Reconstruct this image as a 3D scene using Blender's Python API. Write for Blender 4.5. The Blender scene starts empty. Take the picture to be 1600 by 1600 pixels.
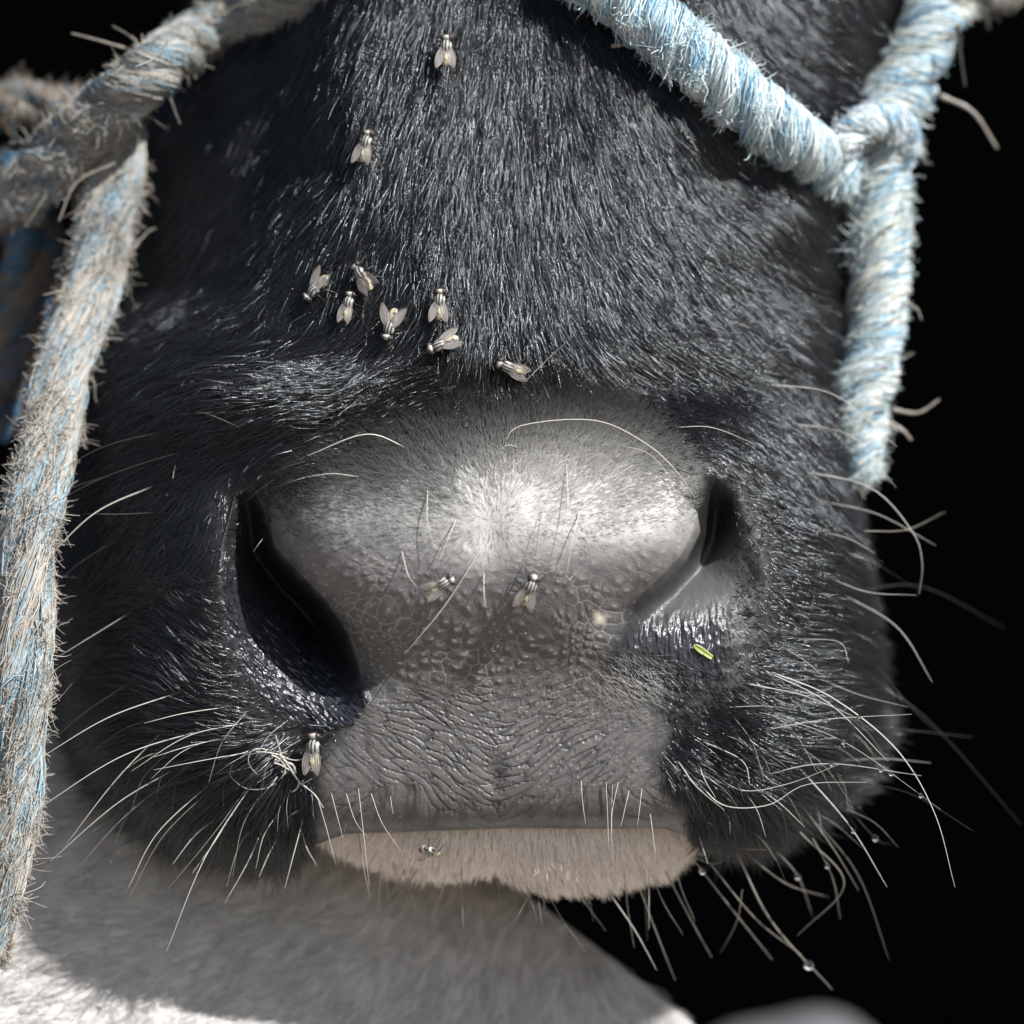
import bpy, math
import numpy as np
from mathutils import Vector, Matrix

rng = np.random.default_rng(11)
# ------------------------------------------------------------------ camera, sky, sun, exposure
S = 0.22 / 1600.0          # metres per photograph pixel in the plane of the nose
D = 1.5                    # camera to nose plane
ZC = 0.85                  # camera height above the ground
scene = bpy.context.scene
C = scene.collection

cam_d = bpy.data.cameras.new('camera')
cam = bpy.data.objects.new('camera', cam_d); C.objects.link(cam)
cam.location = (0, -D, ZC); cam.rotation_euler = (math.radians(90), 0, 0)
cam_d.sensor_width = 36; cam_d.lens = 36 * D / 0.22
cam_d.clip_start = 0.05; cam_d.clip_end = 200
cam_d.dof.use_dof = True; cam_d.dof.focus_distance = D + 0.004; cam_d.dof.aperture_fstop = 6.3
scene.camera = cam

SUN = Vector((0.54, -0.50, 0.71)).normalized()
world = bpy.data.worlds.new('World'); scene.world = world; world.use_nodes = True
wn = world.node_tree.nodes; wl = world.node_tree.links
sky = wn.new('ShaderNodeTexSky'); sky.sky_type = 'NISHITA'; sky.sun_disc = False
sky.sun_elevation = math.asin(SUN.z); sky.sun_rotation = math.atan2(SUN.x, SUN.y)
wl.new(sky.outputs[0], wn['Background'].inputs['Color']); wn['Background'].inputs['Strength'].default_value = 0.06
sun_d = bpy.data.lights.new('sun', 'SUN'); sun_d.energy = 5.0; sun_d.angle = math.radians(0.5); sun_d.color = (1, 0.99, 0.975)
sun = bpy.data.objects.new('sun', sun_d); C.objects.link(sun)
sun.location = (1, -1, 3); sun.rotation_euler = SUN.to_track_quat('Z', 'Y').to_euler()
vs = scene.view_settings
vs.view_transform = 'Standard'; vs.look = 'None'; vs.gamma = 1.0; vs.use_curve_mapping = False; vs.exposure = 0.8
scene.render.engine = 'CYCLES'
scene.cycles.max_bounces = 6; scene.cycles.transparent_max_bounces = 12

# ------------------------------------------------------------------ helpers
def W(px, py, h):
    """photograph position + height towards the camera (both in pixels) -> world point"""
    px, py, h = np.broadcast_arrays(np.asarray(px, float), np.asarray(py, float), np.asarray(h, float))
    k = (D - h * S) / D
    return np.stack([(px - 800) * S * k, -h * S, ZC + (800 - py) * S * k], -1)

def sstep(a, b, x):
    t = np.clip((x - a) / (b - a), 0, 1); return t * t * (3 - 2 * t)

def table(pts, sig):
    xs = np.arange(-900, 2500.0); v = np.interp(xs, [p[0] for p in pts], [p[1] for p in pts])
    k = np.exp(-0.5 * (np.arange(-3 * sig, 3 * sig + 1) / sig) ** 2); k /= k.sum()
    v = np.convolve(np.pad(v, 3 * sig, 'edge'), k, 'valid')
    return lambda q: np.interp(q, xs, v)

_L = rng.random((256, 256))
def noise(x, y, sc, seed=0):
    x = np.asarray(x) / sc + seed * 17.31; y = np.asarray(y) / sc + seed * 9.77
    xi = np.floor(x).astype(int); yi = np.floor(y).astype(int); fx = x - xi; fy = y - yi
    fx = fx * fx * (3 - 2 * fx); fy = fy * fy * (3 - 2 * fy)
    g = lambda a, b: _L[a & 255, b & 255]
    return ((g(xi, yi) * (1 - fx) + g(xi + 1, yi) * fx) * (1 - fy) + (g(xi, yi + 1) * (1 - fx) + g(xi + 1, yi + 1) * fx) * fy) * 2 - 1
def fbm(x, y, sc, seed=0, o=4):
    return sum(noise(x, y, sc / 2 ** k, seed + k * 3) * 0.5 ** k for k in range(o)) / 1.6

_J = rng.random((128, 128, 2)) * 0.86 + 0.07
def voro(u, v, seed=0):
    iu = np.floor(u).astype(int); iv = np.floor(v).astype(int)
    f1 = np.full(np.shape(u), 9.0); f2 = f1.copy(); cu = f1.copy(); cv = f1.copy()
    for a in (-1, 0, 1):
        for b in (-1, 0, 1):
            j = _J[(iu + a + seed * 31) & 127, (iv + b + seed * 57) & 127]
            pu = iu + a + j[..., 0]; pv = iv + b + j[..., 1]
            d = np.hypot(pu - u, pv - v)
            n = d < f1
            f2 = np.where(n, f1, np.minimum(f2, d)); f1 = np.where(n, d, f1)
            cu = np.where(n, pu, cu); cv = np.where(n, pv, cv)
    return f1, f2, cu, cv

def dist_line(x, y, pts):
    d = np.full(np.shape(x), 1e9)
    for (ax, ay), (bx, by) in zip(pts[:-1], pts[1:]):
        vx, vy = bx - ax, by - ay
        t = np.clip(((x - ax) * vx + (y - ay) * vy) / (vx * vx + vy * vy), 0, 1)
        d = np.minimum(d, np.hypot(x - ax - t * vx, y - ay - t * vy))
    return d
def inside(x, y, poly):
    r = np.zeros(np.shape(x), bool); n = len(poly)
    for i in range(n):
        (ax, ay), (bx, by) = poly[i], poly[(i + 1) % n]
        if ay == by: continue
        c = ((ay > y) != (by > y)) & (x < (bx - ax) * (y - ay) / (by - ay) + ax)
        r ^= c
    return r
def sdist(x, y, poly):
    """positive inside"""
    d = dist_line(x, y, poly + [poly[0]])
    return np.where(inside(x, y, poly), d, -d)
def spline(pts, n):
    """smooth open curve through points (any dimension)"""
    P = np.array(pts, float); P = np.vstack([2 * P[0] - P[1], P, 2 * P[-1] - P[-2]])
    t = np.linspace(0, len(pts) - 1 - 1e-9, n); i = t.astype(int); f = (t - i)[:, None]
    p0, p1, p2, p3 = P[i], P[i + 1], P[i + 2], P[i + 3]
    return 0.5 * (2 * p1 + (p2 - p0) * f + (2 * p0 - 5 * p1 + 4 * p2 - p3) * f ** 2 + (3 * p1 - p0 - 3 * p2 + p3) * f ** 3)
def unit(v):
    return v / np.maximum(np.linalg.norm(v, axis=-1, keepdims=True), 1e-12)

# ------------------------------------------------------------------ materials
def mat(name, color=(0.5, 0.5, 0.5), rough=0.5, spec=0.5, attr=None, rattr=None, bump=None, **kw):
    m = bpy.data.materials.new(name); m.use_nodes = True
    nt = m.node_tree; b = nt.nodes['Principled BSDF']
    b.inputs['Base Color'].default_value = (*color, 1); b.inputs['Roughness'].default_value = rough
    b.inputs['Specular IOR Level'].default_value = spec
    for k, v in kw.items():
        b.inputs[k.replace('_', ' ')].default_value = v
    if attr:
        a = nt.nodes.new('ShaderNodeAttribute'); a.attribute_name = attr; nt.links.new(a.outputs['Color'], b.inputs['Base Color'])
    if rattr:
        a = nt.nodes.new('ShaderNodeAttribute'); a.attribute_name = rattr; nt.links.new(a.outputs['Fac'], b.inputs['Roughness'])
    if bump:
        tc = nt.nodes.new('ShaderNodeTexCoord'); n = nt.nodes.new('ShaderNodeTexNoise'); n.inputs['Scale'].default_value = bump[0]
        n.inputs['Detail'].default_value = 6
        bp = nt.nodes.new('ShaderNodeBump'); bp.inputs['Strength'].default_value = bump[1]; bp.inputs['Distance'].default_value = bump[2]
        nt.links.new(tc.outputs['Object'], n.inputs['Vector']); nt.links.new(n.outputs['Fac'], bp.inputs['Height']); nt.links.new(bp.outputs[0], b.inputs['Normal'])
    return m

def hair_mat(name, melanin=1.0, rough=0.28, radial=0.35, coat=0.0):
    m = bpy.data.materials.new(name); m.use_nodes = True
    nt = m.node_tree; nt.nodes.remove(nt.nodes['Principled BSDF'])
    h = nt.nodes.new('ShaderNodeBsdfHairPrincipled'); h.parametrization = 'MELANIN'
    h.inputs['Melanin'].default_value = melanin; h.inputs['Melanin Redness'].default_value = 0.0
    h.inputs['Roughness'].default_value = rough; h.inputs['Radial Roughness'].default_value = radial
    h.inputs['IOR'].default_value = 1.95; h.inputs['Coat'].default_value = coat; h.inputs['Random Roughness'].default_value = 0.3
    h.inputs['Random Color'].default_value = 0.1
    nt.links.new(h.outputs[0], nt.nodes['Material Output'].inputs['Surface'])
    return m

M = {
    'skin': mat('nose_skin', attr='col', rattr='rough', spec=0.5, bump=(2600, 0.35, 0.0004)),
    'black_fur': mat('black_fur', (0.007, 0.007, 0.0075), 0.23, 0.64, IOR=1.6, Specular_Tint=(0.90, 0.96, 1.0, 1)),
    'fuzz': mat('fuzz_hair', attr='col', rough=0.4, spec=0.25),
    'pale_hair': mat('pale_hair', attr='col', rough=0.5, spec=0.4),
    'chin': mat('cream_skin', (0.74, 0.66, 0.60), 0.7, 0.3, bump=(900, 0.4, 0.0006)),
    'chest': mat('white_hide', (0.50, 0.48, 0.46), 0.8, 0.2, bump=(500, 0.4, 0.001)),
    'white_whisker': mat('white_whisker', (0.50, 0.48, 0.43), 0.35),
    'dark_whisker': mat('dark_whisker', (0.03, 0.028, 0.026), 0.35),
    'brown_whisker': mat('brown_whisker', (0.24, 0.21, 0.18), 0.4),
    'fibre': mat('rope_fibre', attr='col', rough=0.6, spec=0.3),
    'drop': mat('water_drop', (0.9, 0.9, 0.9), 0.02, 0.5, IOR=1.33, Transmission_Weight=1.0),
    'grass_attr': mat('grass_green', attr='col', rough=0.4, bump=(4000, 0.3, 0.0002)),
    'saliva': mat('dried_saliva', (0.36, 0.34, 0.30), 0.35, bump=(3000, 0.4, 0.0002)),
    'flake': mat('dandruff', (0.5, 0.46, 0.4), 0.6),
    'ground': mat('dry_earth', (0.20, 0.17, 0.14), 0.9, bump=(6, 0.5, 0.03)),
    'shade_boards': mat('shade_black_boards', (0.004, 0.004, 0.0045), 0.9, 0.05, bump=(30, 0.3, 0.004)),  # deep shade behind the head painted as near-black
}

# ------------------------------------------------------------------ object helpers
def link(o, parent=None, **props):
    C.objects.link(o)
    if parent: o.parent = parent
    for k, v in props.items(): o[k] = v
    return o
def empty(name, label, cat, group=None):
    o = bpy.data.objects.new(name, None); o.empty_display_size = 0.02
    link(o, label=label, category=cat)
    if group: o['group'] = group
    return o
def mesh_obj(name, v, f, m, parent=None, smooth=True, **props):
    me = bpy.data.meshes.new(name)
    v = np.asarray(v, np.float32).reshape(-1, 3); f = np.asarray(f, np.int32)
    if f.ndim == 2:
        k = f.shape[1]
        me.vertices.add(len(v)); me.vertices.foreach_set('co', v.ravel())
        me.loops.add(f.size); me.loops.foreach_set('vertex_index', f.ravel())
        me.polygons.add(len(f)); me.polygons.foreach_set('loop_start', np.arange(0, f.size, k, dtype=np.int32))
    me.polygons.foreach_set('use_smooth', np.full(len(f), smooth))
    me.update(calc_edges=True); me.materials.append(m)
    o = bpy.data.objects.new(name, me)
    return link(o, parent, **props)
def set_col(o, name, rgb):
    a = o.data.attributes.new(name, 'FLOAT_COLOR', 'POINT')
    a.data.foreach_set('color', np.concatenate([rgb, np.ones((len(rgb), 1))], 1).astype(np.float32).ravel())
def set_val(o, name, val):
    a = o.data.attributes.new(name, 'FLOAT', 'POINT'); a.data.foreach_set('value', np.asarray(val, np.float32))
def tube_geo(path, rad, sides=6, cap=True):
    """path (n,3) world, rad (n,) -> verts, quads"""
    path = np.asarray(path, float); n = len(path); rad = np.broadcast_to(np.asarray(rad, float), (n,))
    t = unit(np.gradient(path, axis=0))
    ref = np.array([0.13, -0.9, 0.41]); a = unit(np.cross(t, ref)); b = np.cross(t, a)
    an = np.linspace(0, 2 * np.pi, sides, endpoint=False)
    v = path[:, None] + rad[:, None, None] * (np.cos(an)[None, :, None] * a[:, None] + np.sin(an)[None, :, None] * b[:, None])
    i = np.arange(n - 1)[:, None] * sides; j = np.arange(sides)[None]; jn = (j + 1) % sides
    f = np.stack([i + j, i + jn, i + sides + jn, i + sides + j], -1).reshape(-1, 4)
    return v.reshape(-1, 3), f
def tube(name, path, rad, m, parent, sides=6, **props):
    v, f = tube_geo(path, rad, sides); return mesh_obj(name, v, f, m, parent, **props)
def ellipsoid_geo(c, r, nu=14, nv=9):
    u = np.linspace(0, 2 * np.pi, nu, endpoint=False); w = np.linspace(0.02, np.pi - 0.02, nv)
    U_, V_ = np.meshgrid(u, w)
    v = np.stack([c[0] + r[0] * np.sin(V_) * np.cos(U_), c[1] + r[1] * np.cos(V_), c[2] + r[2] * np.sin(V_) * np.sin(U_)], -1).reshape(-1, 3)
    i = np.arange(nv - 1)[:, None] * nu; j = np.arange(nu)[None]; jn = (j + 1) % nu
    f = np.stack([i + j, i + nu + j, i + nu + jn, i + jn], -1).reshape(-1, 4)
    return v, f
def hair_obj(name, P, R, m, parent, col=None, **props):
    """P (n,k,3) world points, R (n,k) radii"""
    n, k = P.shape[:2]
    cu = bpy.data.hair_curves.new(name); cu.add_curves([k] * n)
    cu.attributes['position'].data.foreach_set('vector', P.astype(np.float32).ravel()) if 'position' in cu.attributes else cu.position_data.foreach_set('vector', P.astype(np.float32).ravel())
    a = cu.attributes.get('radius') or cu.attributes.new('radius', 'FLOAT', 'POINT')
    a.data.foreach_set('value', R.astype(np.float32).ravel())
    if col is not None:
        a = cu.attributes.new('col', 'FLOAT_COLOR', 'CURVE')
        a.data.foreach_set('color', np.concatenate([col, np.ones((n, 1))], 1).astype(np.float32).ravel())
    cu.materials.append(m)
    o = bpy.data.objects.new(name, cu)
    return link(o, parent, **props)

# ------------------------------------------------------------------ the shape of the head
xL = table([(-600, 300), (-100, 330), (0, 320), (120, 235), (200, 200), (430, 186), (560, 160), (660, 133), (760, 122), (850, 112), (930, 108), (1030, 108), (1130, 110), (1400, 110)], 25)
xR = table([(-600, 1440), (0, 1410), (150, 1390), (300, 1335), (450, 1308), (600, 1298), (720, 1308), (800, 1322), (900, 1336), (1000, 1350), (1100, 1360), (1200, 1364), (1400, 1364)], 25)
yB = table([(0, 1330), (420, 1332), (490, 1328), (530, 1304), (800, 1294), (1050, 1296), (1085, 1325), (1150, 1332), (1300, 1330), (1500, 1325)], 12)
xC = table([(-600, 760), (0, 745), (500, 750), (900, 760), (1400, 765)], 40)
midw = lambda x: sstep(470, 540, x) * (1 - sstep(1040, 1100, x))
prof_pad = table([(-600, -330), (0, -150), (300, -75), (540, -38), (610, -42), (680, -16), (760, 28), (830, 54), (890, 56), (960, 24), (1040, -26), (1095, -42), (1170, -44), (1230, -42), (1300, -50)], 26)
prof_side = table([(-600, -330), (0, -150), (300, -75), (540, -32), (700, -12), (900, 2), (1100, -8), (1250, -28), (1400, -50)], 30)
BUMPS = [(450, 622, 125, 38, 40), (330, 660, 60, 40, 10), (640, 655, 60, 32, -12), (960, 680, 80, 34, -15), (500, 790, 65, 50, 16), (1030, 790, 60, 50, 22),
         (765, 835, 16, 40, -7), (1130, 265, 60, 45, -24), (1200, 335, 50, 40, 18), (1070, 600, 100, 28, -16), (1190, 520, 70, 60, 10),
         (330, 930, 34, 110, 26), (1215, 930, 50, 130, 16), (320, 1200, 120, 80, 22), (1210, 1180, 110, 80, 20), (470, 1150, 40, 40, -14),
         (772, 1216, 12, 22, -9), (772, 1190, 40, 40, 5), (700, 300, 40, 200, 6), (820, 780, 90, 50, 8)]
NL_in = [(398, 752), (416, 800), (430, 850), (468, 893), (508, 934), (543, 985), (562, 1030), (570, 1062), (578, 1092)]
NL_out = [(398, 752), (366, 775), (345, 850), (338, 930), (352, 1010), (390, 1090), (440, 1136), (505, 1150), (556, 1134), (578, 1092)]
NR_in = [(1092, 742), (1088, 790), (1080, 830), (1060, 868), (1030, 900), (1000, 926), (980, 952), (965, 982), (955, 1012), (948, 1042)]
NR_out = [(1092, 742), (1120, 738), (1160, 762), (1190, 830), (1205, 905), (1198, 985), (1160, 1055), (1095, 1096), (1020, 1090), (948, 1042)]
PAD = [(432, 800), (470, 838), (600, 850), (760, 858), (900, 842), (1000, 834), (1078, 805), (1082, 830), (1062, 870), (1030, 902), (1000, 927), (980, 952), (965, 982), (955, 1012),
       (950, 1040), (975, 1075), (1020, 1100), (1045, 1140), (1022, 1190), (1030, 1230), (1070, 1260), (1078, 1320), (495, 1320), (492, 1235), (500, 1190), (530, 1150), (577, 1100),
       (572, 1060), (560, 1030), (545, 985), (510, 935), (470, 895), (440, 850)]
FUZZ = [(405, 760), (470, 720), (560, 650), (660, 612), (760, 602), (880, 606), (960, 640), (1040, 690), (1092, 745), (1080, 808), (1000, 836), (900, 846), (760, 864), (600, 854), (470, 842), (428, 800)]
dropL = table([(700, 80), (780, 230), (850, 330), (950, 340), (1020, 240), (1070, 110), (1120, 30)], 30)
dropR = table([(700, 90), (760, 250), (830, 320), (880, 210), (930, 90), (980, 40), (1040, 18), (1100, 6)], 26)

def Ufun(x, y):
    c = xC(y)
    ux = np.where(x < c, (c - x) / (c - xL(y)), (x - c) / (xR(y) - c))
    pt = 2.0 + 0.9 * sstep(450, 900, y)
    a = np.clip(ux, 0, 3) ** (pt + 0.6 * sstep(950, 1150, y))
    ub = np.clip((y - 900) / (yB(x) - 900), 0, 3)
    b = ub ** (3.4 + 9 * midw(x))
    return a, b
def nostril(x, y):
    """(depth drop, f 0..1 across the opening, inside flag, distance outside the inner rim)"""
    drop = np.zeros(np.shape(x)); f = np.full(np.shape(x), -1.0); rim = np.full(np.shape(x), 1e3); crest = np.full(np.shape(x), 1e3)
    for a, b, dr, ep, fade in ((NL_in, NL_out, dropL, 1.6, 1040), (NR_in, NR_out, dropR, 2.3, 950)):
        dm = dist_line(x, y, a); dc = dist_line(x, y, b); ins = inside(x, y, a + b[::-1][1:-1])
        ff = dm / (dm + dc + 1e-6); ep = ep - (0.9 * sstep(830, 920, y) if fade == 950 else 0.0)
        w = dr(y) * sstep(0, 44, dm) * (1 - ff) ** ep + 30 * (1 - ff) ** 2 * sstep(740, 800, y) * (1 - sstep(fade, fade + 70, y))
        drop = np.where(ins, w, drop); f = np.where(ins, ff, f)
        rim = np.where(ins, 1e3, np.minimum(rim, dm)); crest = np.where(ins, crest, np.minimum(crest, dc))
    return drop, f, rim, crest
def hfun(x, y, smooth_only=False):
    x = np.asarray(x, float); y = np.asarray(y, float)
    wp = sstep(330, 520, x) * (1 - sstep(1010, 1180, x))
    h = prof_pad(y) * wp + prof_side(y) * (1 - wp)
    a, b = Ufun(x, y); u = np.clip(a + b, 0, 0.9999)
    A = (400 + 120 * (1 - sstep(300, 800, y))) * a + (60 * midw(x) + 105 * (1 - midw(x))) * b
    h = h - A / np.maximum(a + b, 1e-6) * (1 - np.sqrt(1 - u))
    xl0 = np.interp(y, [-300, 250, 450, 560], [560, 555, 430, 330])
    h = h - 125 * sstep(0, 150, xl0 + 30 - x) * (1 - sstep(430, 580, y))
    for bx, by, sx, sy, am in BUMPS:
        h = h + am * np.exp(-0.5 * (((x - bx) / sx) ** 2 + ((y - by) / sy) ** 2))
    if smooth_only: return h
    drop, f, rim, crest = nostril(x, y)
    h = h - drop - np.where(f >= 0, 0, 30 * np.exp(-(rim / 34.0) ** 1.2)) * sstep(740, 800, y) * (1 - sstep(np.where(x < 760, 1040, 950), np.where(x < 760, 1110, 1020), y))
    h = h + 2.5 * fbm(x, y, 90, 2)
    return h
def normal(x, y):
    e = 4.0
    hx = (hfun(x + e, y, True) - hfun(x - e, y, True)) / (2 * e); hy = (hfun(x, y + e, True) - hfun(x, y - e, True)) / (2 * e)
    return unit(np.stack([-hx, -np.ones_like(hx), hy], -1))

# ------------------------------------------------------------------ the setting: dry ground and an added shed that keeps the background dark
def sheet(name, c, sx, sy, m):
    v = [(c[0] - sx, c[1] - sy, c[2]), (c[0] + sx, c[1] - sy, c[2]), (c[0] + sx, c[1] + sy, c[2]), (c[0] - sx, c[1] + sy, c[2])]
    return mesh_obj(name, v, [(0, 1, 2, 3)], m, None, False, kind='structure')
sheet('ground', (0, 0, 0), 60, 60, M['ground'])
def slab(name, lo, hi, m):
    x0, y0, z0 = lo; x1, y1, z1 = hi
    v = [(x0, y0, z0), (x1, y0, z0), (x1, y1, z0), (x0, y1, z0), (x0, y0, z1), (x1, y0, z1), (x1, y1, z1), (x0, y1, z1)]
    f = [(0, 3, 2, 1), (4, 5, 6, 7), (0, 1, 5, 4), (1, 2, 6, 5), (2, 3, 7, 6), (3, 0, 4, 7)]
    return mesh_obj(name, v, f, m, None, False, kind='structure')
slab('backdrop_wall', (-5, 4.0, 0.004), (5, 4.2, 3.2), M['shade_boards'])  # added backdrop that fills the background with darkness
slab('added_wall_left', (-5.2, 1.0, 0.004), (-5.004, 4.2, 3.2), M['shade_boards'])
slab('added_wall_right', (5.004, 1.0, 0.004), (5.2, 4.2, 3.2), M['shade_boards'])
slab('shade_roof', (-5.4, 0.9, 3.204), (5.4, 4.4, 3.3), M['shade_boards'])  # unseen slab added overhead to shade the backdrop
slab('added_shed_floor', (-4.99, 1.0, 0.004), (4.99, 3.99, 0.03), M['shade_boards'])

# ------------------------------------------------------------------ the cow
cow = empty('cow', 'black cow muzzle with grey bare nose pad, whiskers and white chest', 'cow')
cx0, cy0 = 760.0, 905.0
NA, NRg, NE = 1300, 470, 26
th = np.linspace(0, 2 * np.pi, NA, endpoint=False)
dx, dy = np.sin(th), -np.cos(th)
lo = np.zeros(NA); hi = np.full(NA, 2200.0)
for _ in range(40):
    mid = (lo + hi) / 2; x = cx0 + dx * mid; y = cy0 + dy * mid
    a, b = Ufun(x, y); out = (a + b > 0.9995) | (y < -320)
    hi = np.where(out, mid, hi); lo = np.where(out, lo, mid)
Rr = lo
k = np.hanning(15); k /= k.sum(); Rr = np.convolve(np.concatenate([Rr[-7:], Rr, Rr[:7]]), k, 'valid') * 0.9995
s = np.linspace(0, 1, NRg); g = 0.62 * s + 0.38 * (1 - (1 - s) ** 2.4); g[0] = 1e-4
PX = cx0 + dx[:, None] * Rr[:, None] * g[None]; PY = cy0 + dy[:, None] * Rr[:, None] * g[None]
HH = hfun(PX, PY)
# fine relief of the nose pad and the wet nostrils
pad_d = sdist(PX, PY, PAD); fz_d = sdist(PX, PY, FUZZ)
padm = sstep(-16, 20, pad_d + 9 * fbm(PX, PY, 24, 19))
tr_ = PY + 40 * fbm(PX, PY, 70, 21); up = padm * (1 - sstep(1030, 1140, tr_)); dn = padm * sstep(1020, 1130, tr_)
wx = PX + 16 * noise(PX, PY, 60, 5) + 4 * noise(PX, PY, 17, 7); wy = PY + 14 * noise(PX, PY, 60, 6)
f1, f2, cu_, cv_ = voro(wx / 22, wy / 18.5, 1); e1 = f2 - f1
line1 = np.exp(-(e1 / 0.075) ** 2) * (0.25 + 0.75 * sstep(-0.3, 0.35, noise(PX, PY, 55, 8)))
pore1 = np.exp(-(f1 / 0.17) ** 2)
dome = (1 - np.clip(f1 / 0.62, 0, 1) ** 2)
amp_up = 0.35 + 0.65 * sstep(860, 960, PY)
HH = HH + up * amp_up * (0.9 * dome - 0.55 * line1 + 1.5 * np.exp(-(f1 / 0.22) ** 2))
ax_ = PX - 775 + 7 * noise(PX, PY, 40, 9); vab = np.sqrt(ax_ ** 2 + 300)
slope = np.interp(PY, [1060, 1150, 1230, 1290], [0.35, 0.62, 0.55, 0.15])
bb = PY + slope * vab + 7 * noise(PX, PY, 60, 10) + 3.0 * noise(PX, PY, 24, 13)
g1, g2, _, _ = voro(ax_ / 54 + 0.3 * np.sign(ax_) * bb / 62, bb / 13.2, 3); e2 = g2 - g1
line2 = np.exp(-(e2 / 0.07) ** 2) * (0.3 + 0.7 * sstep(-0.5, 0.1, noise(PX, PY, 38, 15)))
q1, q2, _, _ = voro(PX / 17, bb / 17, 5); pore2 = np.exp(-(q1 / 0.16) ** 2)
edge_lr = 1 - 0.55 * sstep(150, 290, np.abs(PX - 775))
HH = HH + dn * edge_lr * (0.7 * sstep(0, 0.45, e2) - 1.1 * line2 - 0.9 * pore2 + 0.6 * np.exp(-((q1 - 0.25) / 0.1) ** 2))
HH = HH + padm * 0.5 * fbm(PX, PY, 9, 20, 3)
drop, nf, rim, crest = nostril(PX, PY)
wetL = (nf > 0.2) * sstep(0.2, 0.4, nf) * (1 - sstep(0.88, 1.0, nf)) * sstep(860, 930, PY) * (PX < 700)
wetR = (nf > 0.08) * sstep(0.08, 0.25, nf) * (1 - sstep(0.8, 1.0, nf)) * sstep(935, 990, PY + 14 * fbm(PX, PY, 30, 25)) * (PX > 700) * (1 - sstep(1110, 1160, PX))
wet = np.clip(wetL + wetR, 0, 1)
streak = np.where(PX < 700, fbm((PX + PY) / 1.0, (PX - PY) * 3.0, 26, 23, 3), fbm(PX * 2.6, PY * 0.8, 26, 24, 3))
HH = HH + wet * 4.0 * (1 - 2 * np.abs(streak))
insid = nf >= 0
HH = HH + np.where(insid, 1.2 * fbm(PX, PY, 12, 26, 3) * np.clip(nf * (1 - nf) * 5, 0, 1), 0)
crust = 0.7 * sstep(-0.2, 0.3, fbm(PX, PY, 60, 45)) * sstep(-26, 0, pad_d) * (1 - sstep(0, 10, pad_d)) * sstep(780, 820, PY) * (1 - sstep(870, 900, PY))
HH = HH + crust * 1.6 * np.clip(fbm(PX * 1.6, PY * 0.6, 10, 27, 3), -0.2, 1)
fzm = sstep(-14, 22, fz_d + 10 * fbm(PX, PY, 26, 28))
HH = HH + fzm * (0.9 * fbm(PX, PY, 16, 29, 3) + 0.5 * fbm(PX * 2.2, PY * 0.8, 7, 30, 2))
P3 = W(PX, PY, HH)
# rings that carry the head on backwards behind its outline
ex = P3[:, -1]; tt = np.linspace(0, 1, NE + 1)[1:] ** 1.5
back = np.zeros((NA, NE, 3)); bot = sstep(1150, 1330, PY[:, -1]); top = 1 - sstep(-310, -150, PY[:, -1])
back[..., 0] = -0.05 * (ex[:, None, 0]) * tt ** 2
back[..., 1] = 0.16 * tt
back[..., 2] = (bot[:, None] * 0.004 + top[:, None] * 0.07) * tt
P3 = np.concatenate([P3, ex[:, None] + back], 1)
NR = NRg + NE
verts = np.concatenate([P3.reshape(-1, 3), P3[:, 0].mean(0)[None]], 0)
i = np.arange(NA)[:, None]; inx = (i + 1) % NA; j = np.arange(NR - 1)[None]
quads = np.stack([i * NR + j, i * NR + j + 1, inx * NR + j + 1, inx * NR + j], -1).reshape(-1, 4)
ctr = len(verts) - 1; ii = np.arange(0, NA, 2)
cap = np.stack([np.full(len(ii), ctr), ii * NR, ((ii + 1) % NA) * NR, ((ii + 2) % NA) * NR], -1)
head = mesh_obj('head', verts, np.concatenate([quads, cap]), M['skin'], cow)
# colours of the hide and nose (skin pigment and dust, plus painted shade and sky sheen)
def mixc(c, col, w):
    return c * (1 - w[..., None]) + np.array(col) * w[..., None]
colr = np.tile(np.array([0.014, 0.0135, 0.014]), PX.shape + (1,))
big = fbm(PX, PY, 120, 31); fin = fbm(PX, PY, 8, 33, 3)
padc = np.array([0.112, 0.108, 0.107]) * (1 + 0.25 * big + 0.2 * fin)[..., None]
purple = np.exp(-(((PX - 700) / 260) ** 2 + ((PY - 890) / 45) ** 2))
padc = padc * np.interp(PY, [900, 1000, 1300], [1.1, 0.8, 0.62])[..., None]  # shade of the downward-facing lower pad painted into its colour
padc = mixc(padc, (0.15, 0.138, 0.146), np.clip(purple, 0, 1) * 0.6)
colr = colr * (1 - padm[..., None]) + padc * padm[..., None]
colr = mixc(colr, (0.30, 0.28, 0.255), np.clip(up * line1 * sstep(850, 890, PY) * 0.75, 0, 1))
colr = mixc(colr, (0.36, 0.35, 0.33), np.clip(up * np.exp(-(f1 / 0.12) ** 2) * 0.6, 0, 1))
colr = mixc(colr, (0.135, 0.12, 0.11), dn * sstep(0.1, 0.5, e2) * 0.45)
colr = mixc(colr, (0.03, 0.027, 0.025), np.clip(dn * (0.35 + 0.65 * edge_lr) * line2 * 0.9, 0, 1))
gau = lambda x, y, sx, sy: np.exp(-0.5 * (((PX - x) / sx) ** 2 + ((PY - y) / sy) ** 2))
dust = 1.2 * gau(880, 775, 125, 58) + 0.18 * gau(640, 815, 140, 26) + 0.9 * gau(1010, 782, 70, 50) + 0.5 * gau(790, 735, 100, 42) + 0.2 * gau(480, 800, 60, 40) + 0.6 * gau(752, 870, 40, 24)
under = fzm * sstep(745, 835, PY) * (0.6 + 0.4 * sstep(640, 800, PX))
colr = colr * (1 - under[..., None]) + padc * 0.95 * under[..., None]
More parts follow.
